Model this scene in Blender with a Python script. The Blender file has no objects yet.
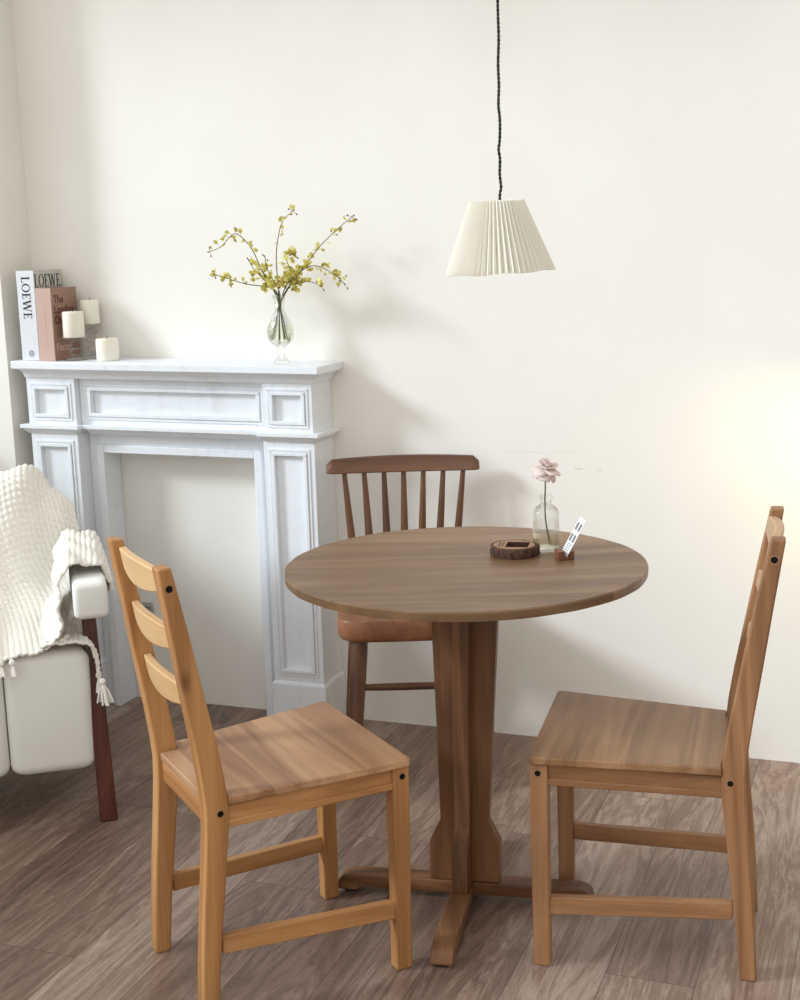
import bpy, bmesh, math, random
import numpy as np
from mathutils import Vector, Matrix
random.seed(7)
PI = math.pi
SC = bpy.context.scene
COL = SC.collection

# ------------------------------------------------------------------ room frame
WA, WD = -0.3579, 4.0186
CA, SA = math.cos(WA), math.sin(WA)
def W(u, o, z):                      # u along the back wall, o out of it into the room
    return Vector((u*CA + o*SA, WD + u*SA - o*CA, z))
def FZ(u, z):                        # the old mantelpiece stands a touch taller at its left end
    return z*(1 + 0.012*(-0.2 - u))

# ------------------------------------------------------------------ helpers
def link(o, parent=None):
    COL.objects.link(o)
    if parent is not None:
        o.parent = parent
    return o
def empty(name, loc, rz=0.0):
    o = bpy.data.objects.new(name, None)
    o.empty_display_size = 0.05
    o.location = loc
    o.rotation_euler = (0, 0, rz)
    return link(o)
def tag(o, label, cat, group=None):
    o['label'] = label
    o['category'] = cat
    if group:
        o['group'] = group
    return o
def struct(o):
    o['kind'] = 'structure'
    return o

class MB:
    def __init__(self):
        self.bm = bmesh.new()
        self.uv = self.bm.loops.layers.uv.new('UVMap')
    def v(self, p):
        return self.bm.verts.new(Vector(p))
    def f(self, vs):
        try:
            return self.bm.faces.new(vs)
        except ValueError:
            return None
    def box(self, a, b, M=None):
        x0, y0, z0 = a; x1, y1, z1 = b
        P = [(x0,y0,z0),(x1,y0,z0),(x1,y1,z0),(x0,y1,z0),(x0,y0,z1),(x1,y0,z1),(x1,y1,z1),(x0,y1,z1)]
        self.hexa(P if M is None else [M @ Vector(p) for p in P])
        return self
    def hexa(self, P):
        V = [self.v(p) for p in P]
        for q in ((0,3,2,1),(4,5,6,7),(0,1,5,4),(1,2,6,5),(2,3,7,6),(3,0,4,7)):
            self.f([V[i] for i in q])
        return self
    def prism(self, A, B):            # two matching outlines
        VA = [self.v(p) for p in A]; VB = [self.v(p) for p in B]
        n = len(A)
        self.f(VA[::-1]); self.f(VB)
        for i in range(n):
            self.f([VA[i], VA[(i+1) % n], VB[(i+1) % n], VB[i]])
        return self
    def loft(self, rings, cap=True, closed=True):
        R = [[self.v(p) for p in r] for r in rings]
        n = len(R[0])
        for a, b in zip(R, R[1:]):
            for i in range(n if closed else n-1):
                self.f([a[i], a[(i+1) % n], b[(i+1) % n], b[i]])
        if cap:
            self.f(R[0][::-1]); self.f(R[-1])
        return self
    def tube(self, pts, rad, n=10, cap=True):
        pts = [Vector(p) for p in pts]
        if not hasattr(rad, '__len__'):
            rad = [rad]*len(pts)
        rings = []
        up = None
        for i, p in enumerate(pts):
            t = (pts[min(i+1, len(pts)-1)] - pts[max(i-1, 0)])
            t = t.normalized() if t.length > 1e-9 else Vector((0,0,1))
            if up is None:
                ref = Vector((0,0,1)) if abs(t.z) < .9 else Vector((1,0,0))
                a = t.cross(ref).normalized()
            else:
                a = (up - t*up.dot(t)).normalized()
            up = a
            b = t.cross(a)
            rings.append([p + (a*math.cos(2*PI*k/n) + b*math.sin(2*PI*k/n))*rad[i] for k in range(n)])
        return self.loft(rings, cap)
    def lathe(self, prof, c=(0,0,0), n=40, cap=True, fn=None):
        rings = []
        for (r, z) in prof:
            ring = []
            for k in range(n):
                a = 2*PI*k/n
                rr = fn(r, z, a) if fn else r
                ring.append((c[0]+rr*math.cos(a), c[1]+rr*math.sin(a), c[2]+z))
            rings.append(ring)
        return self.loft(rings, cap)
    def grid(self, G, uv=None):       # G: array (r, c, 3)
        V = [[self.v(p) for p in row] for row in G]
        for i in range(len(V)-1):
            for j in range(len(V[0])-1):
                fc = self.f([V[i][j], V[i][j+1], V[i+1][j+1], V[i+1][j]])
                if uv is not None and fc:
                    for l, (a, b) in zip(fc.loops, ((i,j),(i,j+1),(i+1,j+1),(i+1,j))):
                        l[self.uv].uv = uv[a][b]
        return self
    def build(self, name, mat, parent=None, bevel=0.0, smooth=None, seg=2, solid=0.0, subsurf=0, recalc=True):
        bm = self.bm
        if recalc:
            bmesh.ops.recalc_face_normals(bm, faces=bm.faces[:])
        me = bpy.data.meshes.new(name)
        bm.to_mesh(me); bm.free()
        o = bpy.data.objects.new(name, me)
        me.materials.append(mat)
        link(o, parent)
        if solid:
            m = o.modifiers.new('Solidify', 'SOLIDIFY'); m.thickness = solid; m.offset = 0
        if bevel:
            m = o.modifiers.new('Bevel', 'BEVEL'); m.width = bevel; m.segments = seg
            m.limit_method = 'ANGLE'; m.angle_limit = math.radians(35); m.harden_normals = False
        if subsurf:
            m = o.modifiers.new('Subsurf', 'SUBSURF'); m.levels = subsurf; m.render_levels = subsurf
        if smooth or bevel or subsurf:
            ang = math.radians(smooth if smooth and smooth > 1 else 40)
            me.shade_smooth()
            if not subsurf:
                me.set_sharp_from_angle(angle=ang)
        return o
def copy_tree(o, parent=None):
    c = o.copy()
    COL.objects.link(c)
    if parent is not None:
        c.parent = parent
    for ch in list(o.children):
        copy_tree(ch, c)
    return c

def catmull(P, n):                    # resample a control polyline (k,3) to n points
    P = np.asarray(P, float); k = len(P)
    out = []
    for t in np.linspace(0, k-1-1e-9, n):
        i = int(t); f = t-i
        p0, p1, p2, p3 = P[max(i-1,0)], P[i], P[min(i+1,k-1)], P[min(i+2,k-1)]
        out.append(.5*((2*p1)+(-p0+p2)*f+(2*p0-5*p1+4*p2-p3)*f*f+(-p0+3*p1-3*p2+p3)*f**3))
    return np.array(out)
def surf(C, nr, nc):                  # control net (r,c,3) -> fine net
    C = np.asarray(C, float)
    A = np.stack([catmull(C[:, j], nr) for j in range(C.shape[1])], 1)
    return np.stack([catmull(A[i], nc) for i in range(nr)], 0)

# ------------------------------------------------------------------ materials
def lin(c):
    c = [x/255 for x in c]
    return tuple((x/12.92 if x <= .04045 else ((x+.055)/1.055)**2.4) for x in c) + (1,)
class NT:
    def __init__(self, name):
        self.m = bpy.data.materials.new(name); self.m.use_nodes = True
        self.t = self.m.node_tree; self.t.nodes.clear()
        self.out = self.n('ShaderNodeOutputMaterial')
        self.b = self.n('ShaderNodeBsdfPrincipled')
        self.l(self.b.outputs[0], self.out.inputs[0])
    def n(self, typ, **k):
        x = self.t.nodes.new(typ)
        for a, b in k.items():
            setattr(x, a, b)
        return x
    def l(self, a, b):
        self.t.links.new(a, b)
    def math(self, op, a, b=None, c=None):
        x = self.n('ShaderNodeMath', operation=op)
        for i, q in enumerate((a, b, c)):
            if q is None: continue
            if isinstance(q, (int, float)): x.inputs[i].default_value = q
            else: self.l(q, x.inputs[i])
        return x.outputs[0]
    def ramp(self, fac, stops):
        r = self.n('ShaderNodeValToRGB')
        e = r.color_ramp.elements
        while len(e) < len(stops): e.new(.5)
        for el, (p, c) in zip(e, stops):
            el.position = p; el.color = c
        self.l(fac, r.inputs[0])
        return r.outputs[0]
    def mix(self, fac, a, b, mode='MIX'):
        x = self.n('ShaderNodeMix', data_type='RGBA', blend_type=mode)
        for s, q in ((x.inputs[0], fac), (x.inputs[6], a), (x.inputs[7], b)):
            if hasattr(q, 'links'): self.l(q, s)
            else: s.default_value = q
        return x.outputs[2]
    def noise(self, vec, scale, detail=4, rough=.55, dist=0):
        x = self.n('ShaderNodeTexNoise')
        x.inputs['Scale'].default_value = scale; x.inputs['Detail'].default_value = detail
        x.inputs['Roughness'].default_value = rough; x.inputs['Distortion'].default_value = dist
        if vec is not None: self.l(vec, x.inputs['Vector'])
        return x.outputs[0]
    def mapping(self, vec, scale=(1,1,1), loc=(0,0,0), rot=(0,0,0)):
        x = self.n('ShaderNodeMapping')
        x.inputs['Scale'].default_value = scale; x.inputs['Location'].default_value = loc
        x.inputs['Rotation'].default_value = rot
        self.l(vec, x.inputs['Vector'])
        return x.outputs[0]
    def bump(self, h, strength, dist=.002):
        x = self.n('ShaderNodeBump')
        x.inputs['Strength'].default_value = strength; x.inputs['Distance'].default_value = dist
        self.l(h, x.inputs['Height']); self.l(x.outputs[0], self.b.inputs['Normal'])
    def set(self, **k):
        for a, b in k.items():
            s = self.b.inputs[a.replace('_', ' ')]
            if hasattr(b, 'links'): self.l(b, s)
            else: s.default_value = b
        return self

def plain(name, rgb, rough=.6, spec=.5, **k):
    t = NT(name)
    t.set(Base_Color=lin(rgb), Roughness=rough)
    t.b.inputs['Specular IOR Level'].default_value = spec
    t.set(**k)
    return t.m

def wood(name, light, mid, dark, axis, rough=.5, plank=None, knots=0.0, freq=1.0, contrast=1.0, spec=.4):
    t = NT(name)
    co = t.n('ShaderNodeTexCoord').outputs['Object']
    info = t.n('ShaderNodeObjectInfo').outputs['Random']
    sep = t.n('ShaderNodeSeparateXYZ'); t.l(co, sep.inputs[0])
    ax = {'x': 0, 'y': 1, 'z': 2}[axis]
    tint = None
    off = t.n('ShaderNodeCombineXYZ')
    t.l(t.math('MULTIPLY', info, 7.0), off.inputs[0]); t.l(t.math('MULTIPLY', info, 5.0), off.inputs[1]); t.l(t.math('MULTIPLY', info, 9.0), off.inputs[2])
    vec = t.n('ShaderNodeVectorMath', operation='ADD'); t.l(co, vec.inputs[0]); t.l(off.outputs[0], vec.inputs[1])
    v = vec.outputs[0]
    if plank:
        pax, pw, po = plank
        row = t.math('FLOOR', t.math('DIVIDE', t.math('ADD', sep.outputs[pax], po), pw))
        wn = t.n('ShaderNodeTexWhiteNoise', noise_dimensions='1D'); t.l(row, wn.inputs['W'])
        tint = wn.outputs[0]
        sh = t.n('ShaderNodeVectorMath', operation='ADD'); t.l(v, sh.inputs[0])
        sc = t.n('ShaderNodeVectorMath', operation='SCALE'); t.l(wn.outputs[1], sc.inputs[0]); sc.inputs[3].default_value = 11
        t.l(sc.outputs[0], sh.inputs[1]); v = sh.outputs[0]
    s = [1, 1, 1]; s[ax] = .09
    mv = t.mapping(v, scale=[q*freq for q in s])
    warp = t.noise(mv, 7, 3, .5, .6)
    rings = t.n('ShaderNodeMath', operation='PINGPONG'); t.l(t.math('MULTIPLY', warp, 9.0), rings.inputs[0]); rings.inputs[1].default_value = 1.0
    s2 = [1, 1, 1]; s2[ax] = .025
    fib = t.noise(t.mapping(v, scale=[q*freq for q in s2]), 190, 3, .6)
    big = t.noise(mv, 3.2, 2, .5)
    fac = t.math('ADD', t.math('MULTIPLY', rings.outputs[0], .42*contrast), t.math('MULTIPLY', fib, .45*contrast))
    fac = t.math('ADD', fac, t.math('MULTIPLY', big, .45*contrast))
    fac = t.math('ADD', fac, .5 - .66*contrast)
    col = t.ramp(fac, [(.12, lin(dark)), (.5, lin(mid)), (.88, lin(light))])
    if tint is not None:
        hs = t.n('ShaderNodeHueSaturation')
        t.l(col, hs.inputs['Color']); t.l(t.math('ADD', t.math('MULTIPLY', tint, .26), .87), hs.inputs['Value'])
        col = hs.outputs[0]
    if knots:
        vo = t.n('ShaderNodeTexVoronoi', feature='F1'); vo.inputs['Scale'].default_value = 5.5
        ks = [1, 1, 1]; ks[ax] = .55
        t.l(t.mapping(v, scale=ks), vo.inputs['Vector'])
        vo.inputs['Randomness'].default_value = 1.0
        kd = t.math('ADD', vo.outputs['Distance'], t.math('MULTIPLY', t.noise(v, 60, 2), .03))
        cw = t.n('ShaderNodeTexWhiteNoise', noise_dimensions='3D'); t.l(vo.outputs['Position'], cw.inputs['Vector'])
        on = t.math('LESS_THAN', cw.outputs[0], knots)
        k = t.math('MULTIPLY', t.math('SUBTRACT', 1.0, t.math('SMOOTH_MIN', 1.0, t.math('MULTIPLY', kd, 10.0), .2)), on)
        k = t.math('MAXIMUM', k, 0.0)
        col = t.mix(k, col, lin([q*.55 for q in dark]))
    t.set(Base_Color=col)
    r = t.math('ADD', t.math('MULTIPLY', fib, .15), rough-.07)
    t.set(Roughness=r)
    t.b.inputs['Specular IOR Level'].default_value = spec
    t.bump(fib, .12, .0012)
    return t.m

M = {}
PINE = ((206,156,104),(176,124,74),(132,86,48))
for a in 'xyz':
    M['pine_'+a] = wood('honey pine grain '+a, *PINE, axis=a, knots=.06, contrast=.8)
M['pine_seat'] = wood('honey pine seat boards', (202,160,122),(172,128,93),(128,88,58), 'y', plank=(0, .094, .19), knots=.10, rough=.42, contrast=1.05)
PINE2 = ((180,134,94),(148,104,68),(104,68,42))  # darker, browner pine for the second chair
for a in 'xyz':
    M['pinb_'+a] = wood('darker pine grain '+a, *PINE2, axis=a, knots=.10, contrast=.8)
M['slat_glare'] = wood('glare-pale pine slat grain', (230,196,150),(214,174,126),(184,138,92), 'y', contrast=.6)  # paler than the posts: sun glare put into the slat colour
M['slat_glare_brown'] = wood('glare-pale brown slat grain', (204,172,138),(184,148,112),(146,108,76), 'y', contrast=.6)  # browner slats for the second chair, glare put into the colour too
M['pinb_seat'] = wood('darker pine seat boards', (170,130,94),(146,108,74),(104,72,46), 'y', plank=(0, .094, .19), knots=.16, rough=.42, contrast=.9)
M['table_top'] = wood('table top boards', (152,119,87),(122,92,63),(88,61,39), 'x', plank=(1, .115, .05), knots=.22, rough=.4, contrast=.75)
for a in 'xyz':
    M['table_'+a] = wood('table base grain '+a, (142,98,62),(110,72,43),(70,42,24), a, knots=.05, contrast=1.0)
for a in 'xyz':
    M['walnut_'+a] = wood('dark walnut stain '+a, (126,84,54),(96,61,38),(62,38,23), a, rough=.35, contrast=.9, spec=.5)
M['seat_wood'] = wood('reddish seat wood', (166,116,84),(140,92,64),(106,66,44), 'y', rough=.32, contrast=.7)
M['redwood'] = wood('reddish dark chair wood', (120,66,48),(90,44,32),(54,24,18), 'z', rough=.25, contrast=.8, spec=.6)
M['bolt'] = plain('black bolt hole', (16,13,12), .7, .15)
M['bolt_ring'] = plain('bolt rim', (160,120,82), .6, .3)

# wall plaster with faint scuffs
def wall_mat():
    t = NT('warm white plaster')
    co = t.n('ShaderNodeTexCoord').outputs['Object']
    n1 = t.noise(co, 2.2, 4, .6)
    col = t.ramp(n1, [(.3, lin((240,236,228))), (.7, lin((245,242,235)))])
    sep = t.n('ShaderNodeSeparateXYZ'); t.l(co, sep.inputs[0])
    u, z = sep.outputs[0], sep.outputs[2]
    def rect(u0, u1, z0, z1):
        a = t.math('MULTIPLY', t.math('GREATER_THAN', u, u0), t.math('LESS_THAN', u, u1))
        b = t.math('MULTIPLY', t.math('GREATER_THAN', z, z0), t.math('LESS_THAN', z, z1))
        return t.math('MULTIPLY', a, b)
    chips = None
    for r in ((.33,.47,.8635,.8650),(.47,.545,.8655,.8668),(.535,.565,.818,.822),(.600,.614,.816,.819),(.63,.638,.866,.868),(.70,.706,.80,.803)):
        q = rect(*r); chips = q if chips is None else t.math('MAXIMUM', chips, q)
    brk = t.math('GREATER_THAN', t.noise(co, 60, 3, .7), .47)
    col = t.mix(t.math('MULTIPLY', t.math('MULTIPLY', chips, brk), .32), col, lin((150,144,134)))
    t.set(Base_Color=col, Roughness=.85)
    t.b.inputs['Specular IOR Level'].default_value = .2
    t.bump(t.noise(co, 45, 5, .6), .08, .004)
    return t.m
M['wall'] = wall_mat()
M['ceiling'] = plain('ceiling white', (240,238,232), .9, .2)

def floor_mat():
    t = NT('grey brown floor planks')
    co = t.n('ShaderNodeTexCoord').outputs['Object']       # object x runs along the wall, y out of it
    sep = t.n('ShaderNodeSeparateXYZ'); t.l(co, sep.inputs[0])
    PW, PL = .18, 1.22
    a = t.math('DIVIDE', t.math('ADD', sep.outputs[0], -1.4257), PW)
    row = t.math('FLOOR', a); fr = t.math('FRACT', a)
    w1 = t.n('ShaderNodeTexWhiteNoise', noise_dimensions='1D'); t.l(row, w1.inputs['W'])
    b = t.math('DIVIDE', t.math('ADD', sep.outputs[1], t.math('MULTIPLY', w1.outputs[0], PL)), PL)
    cell = t.math('FLOOR', b); fb = t.math('FRACT', b)
    cv = t.n('ShaderNodeCombineXYZ'); t.l(row, cv.inputs[0]); t.l(cell, cv.inputs[1])
    w2 = t.n('ShaderNodeTexWhiteNoise', noise_dimensions='2D'); t.l(cv.outputs[0], w2.inputs['Vector'])
    sc = t.n('ShaderNodeVectorMath', operation='SCALE'); t.l(w2.outputs[1], sc.inputs[0]); sc.inputs[3].default_value = 23
    ad = t.n('ShaderNodeVectorMath', operation='ADD'); t.l(co, ad.inputs[0]); t.l(sc.outputs[0], ad.inputs[1])
    v = ad.outputs[0]
    gv = t.mapping(v, scale=(1, .13, 1))
    warp = t.noise(gv, 9, 4, .6, 1.2)
    pp = t.n('ShaderNodeMath', operation='PINGPONG'); t.l(t.math('MULTIPLY', warp, 14.0), pp.inputs[0]); pp.inputs[1].default_value = 1.0
    fib = t.noise(t.mapping(v, scale=(1, .05, 1)), 150, 4, .65)
    big = t.noise(gv, 4.5, 3, .55)
    spk = t.noise(t.mapping(v, scale=(1, .3, 1)), 210, 3, .7)
    fac = t.math('ADD', t.math('MULTIPLY', pp.outputs[0], .20), t.math('MULTIPLY', fib, .40))
    fac = t.math('ADD', fac, t.math('MULTIPLY', big, .55))
    fac = t.math('ADD', fac, t.math('MULTIPLY', spk, .28))
    fac = t.math('ADD', fac, t.math('MULTIPLY', t.math('SUBTRACT', w2.outputs[0], .5), .27))
    fac = t.math('SUBTRACT', fac, .20)
    col = t.ramp(fac, [(.15, lin((78,58,46))), (.5, lin((136,112,97))), (.85, lin((188,168,153)))])
    e1 = t.math('MINIMUM', fr, t.math('SUBTRACT', 1.0, fr))
    e2 = t.math('MULTIPLY', t.math('MINIMUM', fb, t.math('SUBTRACT', 1.0, fb)), PL/PW)
    seam = t.math('LESS_THAN', t.math('MINIMUM', e1, e2), .008)
    col = t.mix(t.math('MULTIPLY', seam, .55), col, lin((60,44,36)))
    t.set(Base_Color=col, Roughness=t.math('ADD', t.math('MULTIPLY', fib, .25), .30))
    t.b.inputs['Specular IOR Level'].default_value = .45
    t.bump(t.math('SUBTRACT', fib, t.math('MULTIPLY', seam, 1.0)), .15, .0015)
    return t.m
M['floor'] = floor_mat()

def mantel_mat():
    t = NT('whitewashed wood')
    co = t.n('ShaderNodeTexCoord').outputs['Object']
    g = t.noise(t.mapping(co, scale=(.15, 1, 1)), 40, 4, .6)
    g2 = t.noise(t.mapping(co, scale=(1, 1, .15)), 40, 4, .6)
    big = t.noise(co, 5, 3, .5)
    fac = t.math('ADD', t.math('MULTIPLY', t.math('ADD', g, g2), .35), t.math('MULTIPLY', big, .3))
    col = t.ramp(fac, [(.25, lin((214,216,218))), (.45, lin((235,238,242))), (.75, lin((242,245,249)))])
    t.set(Base_Color=col, Roughness=.55)
    t.b.inputs['Specular IOR Level'].default_value = .35
    t.bump(g, .06, .001)
    return t.m
M['mantel'] = mantel_mat()

def glass(name, tint=(1,1,1,1), ior=1.45, rough=0.0):
    t = NT(name)
    t.set(Base_Color=tint, Roughness=rough, IOR=ior, Transmission_Weight=1.0)
    # daylight passes through thin glass instead of being lost in it
    tr = t.n('ShaderNodeBsdfTransparent'); tr.inputs[0].default_value = tint
    ms = t.n('ShaderNodeMixShader'); pass
    lw = t.n('ShaderNodeLayerWeight'); lw.inputs[0].default_value = .35
    t.l(t.math('ADD', t.math('MULTIPLY', lw.outputs['Facing'], .75), .10), ms.inputs[0])
    t.l(tr.outputs[0], ms.inputs[1]); t.l(t.b.outputs[0], ms.inputs[2]); t.l(ms.outputs[0], t.out.inputs[0])
    return t.m
M['glass'] = glass('clear glass', (.985,.99,.985,1))
M['glass_smoke'] = glass('pale smoked glass', (.965,.965,.95,1))
M['water'] = glass('yellowish water', (.975,.975,.90,1), 1.33)
M['acrylic'] = glass('clear acrylic', (.95,.96,.97,1))

def fabric(name, rgb, scale=900, rough=.9, strength=.15):
    t = NT(name)
    co = t.n('ShaderNodeTexCoord').outputs['Object']
    t.set(Base_Color=lin(rgb), Roughness=rough, Sheen_Weight=.15)
    t.b.inputs['Specular IOR Level'].default_value = .2
    t.bump(t.noise(co, scale, 3, .6), strength, .001)
    return t.m
M['upholstery'] = fabric('off white upholstery', (240,240,234), 700)
M['knit'] = fabric('cream chunky knit', (244,240,230), 500, .95, .3)
def wax():
    t = NT('ivory candle wax')
    t.set(Base_Color=lin((244,238,224)), Roughness=.45, Subsurface_Weight=.25, Subsurface_Radius=(.02,.015,.01), Subsurface_Scale=.5)
    return t.m
M['wax'] = wax()
M['wick'] = plain('candle wick', (70,60,50), .8)
def shade_mat():
    t = NT('pleated cream paper')
    t.set(Base_Color=lin((254,251,243)), Roughness=.8)
    t.b.inputs['Specular IOR Level'].default_value = .15
    tl = t.n('ShaderNodeBsdfTranslucent'); tl.inputs[0].default_value = lin((255,252,244))
    ms = t.n('ShaderNodeMixShader'); ms.inputs[0].default_value = .38
    t.l(t.b.outputs[0], ms.inputs[1]); t.l(tl.outputs[0], ms.inputs[2]); t.l(ms.outputs[0], t.out.inputs[0])
    return t.m
M['shade'] = shade_mat()
M['cord'] = plain('black twisted cord', (26,22,20), .7)
M['white_metal'] = plain('white enamel', (235,233,226), .4)
M['book_white'] = plain('pale grey book cloth', (222,224,228), .6)
M['book_cover'] = plain('light grey book cover', (196,194,188), .6)
M['book_pink'] = plain('dusty rose book cloth', (200,170,158), .65)
M['book_brown'] = plain('terracotta brown book cover', (160,124,108), .6)
M['pages'] = plain('book pages', (226,218,200), .8)
M['ink'] = plain('black ink', (38,38,46), .6)
M['ink_red'] = plain('dark maroon ink', (98,44,40), .6)
M['ink_pale'] = plain('pale rose ink', (206,170,156), .6)
M['ink_grey'] = plain('grey ink', (120,120,122), .6)
M['emblem'] = plain('grey blue emblem', (140,140,160), .6)
M['stem'] = plain('brown green stem', (92,88,50), .7)
M['stem_wet'] = plain('dark green stem', (62,74,46), .6)
def leafmat(name, a, b):
    t = NT(name)
    r = t.noise(t.n('ShaderNodeTexCoord').outputs['Object'], 30, 2)
    c = t.ramp(r, [(.3, lin(a)), (.7, lin(b))])
    t.set(Base_Color=c, Roughness=.6)
    tl = t.n('ShaderNodeBsdfTranslucent'); t.l(c, tl.inputs[0])
    ms = t.n('ShaderNodeMixShader'); ms.inputs[0].default_value = .3
    t.l(t.b.outputs[0], ms.inputs[1]); t.l(tl.outputs[0], ms.inputs[2]); t.l(ms.outputs[0], t.out.inputs[0])
    return t.m
M['blossom'] = leafmat('yellow green blossom', (204,196,92), (240,230,146))
M['bud'] = plain('brown bud', (110,84,62), .7)
M['petal'] = leafmat('pale pink petal', (242,222,216), (250,238,232))
M['sepal'] = plain('green sepal', (78,96,52), .7)
def bark():
    t = NT('rough bark')
    co = t.n('ShaderNodeTexCoord').outputs['Object']
    n = t.noise(t.mapping(co, scale=(1,1,.35)), 90, 4, .65)
    t.set(Base_Color=t.ramp(n, [(.35, lin((46,28,20))), (.6, lin((92,58,40))), (.75, lin((140,100,74)))]), Roughness=.85)
    t.bump(n, .6, .003)
    return t.m
M['bark'] = bark()
def ringwood():
    t = NT('sawn wood slice face')
    co = t.n('ShaderNodeTexCoord').outputs['Object']
    wv = t.n('ShaderNodeTexWave', wave_type='RINGS', rings_direction='Z'); wv.inputs['Scale'].default_value = 55
    wv.inputs['Distortion'].default_value = 2; t.l(co, wv.inputs['Vector'])
    t.set(Base_Color=t.ramp(wv.outputs[1], [(0, lin((128,88,58))), (1, lin((170,128,92)))]), Roughness=.55)
    return t.m
M['slice'] = ringwood()
M['recess'] = plain('dark stained recess', (66,36,26), .5)
M['blockwood'] = wood('small walnut block', (150,100,70),(124,78,52),(90,54,34), 'x', freq=3)
M['card'] = plain('white card', (240,240,236), .5)
M['plate'] = plain('grey outlet plate', (176,174,168), .4)
M['socket'] = plain('dark socket', (40,38,36), .5)
M['rubber'] = plain('dark felt pad', (40,34,30), .9)

# ------------------------------------------------------------------ the setting
def slab(name, u0, u1, o0, o1, z0, z1, mat):
    mb = MB()
    mb.box((u0, -o1, z0), (u1, -o0, z1))
    o = mb.build(name, mat)
    o.location = (0, WD, 0); o.rotation_euler = (0, 0, WA)
    return struct(o)
slab('floor', -3.2, 2.6, -.15, 5.2, -.1, 0, M['floor'])
slab('wall_back', -3.2, 2.6, -.15, 0, 0, 3.40, M['wall'])
slab('wall_left', -2.2, -1.245, 0, .17, 0, 3.40, M['wall'])
# low wall under the big side window, beyond the frame on the armchair's side
slab('wall_window_side', -1.75, -1.60, .19, 4.2, 0, .97, M['wall'])
wf = MB()
for (o0, o1, z0, z1) in ((.19, 4.2, .97, 1.01), (.19, .23, 1.01, 3.36), (4.16, 4.2, 1.01, 3.36), (.19, 4.2, 3.36, 3.40)):
    wf.box((-1.71, -o1, z0), (-1.64, -o0, z1))
wf = wf.build('window_1', M['ceiling']); wf.location = (0, WD, 0); wf.rotation_euler = (0, 0, WA); struct(wf)
slab('ceiling', -3.2, 2.6, -.15, 1.25, 3.40, 3.50, M['ceiling'])

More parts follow.
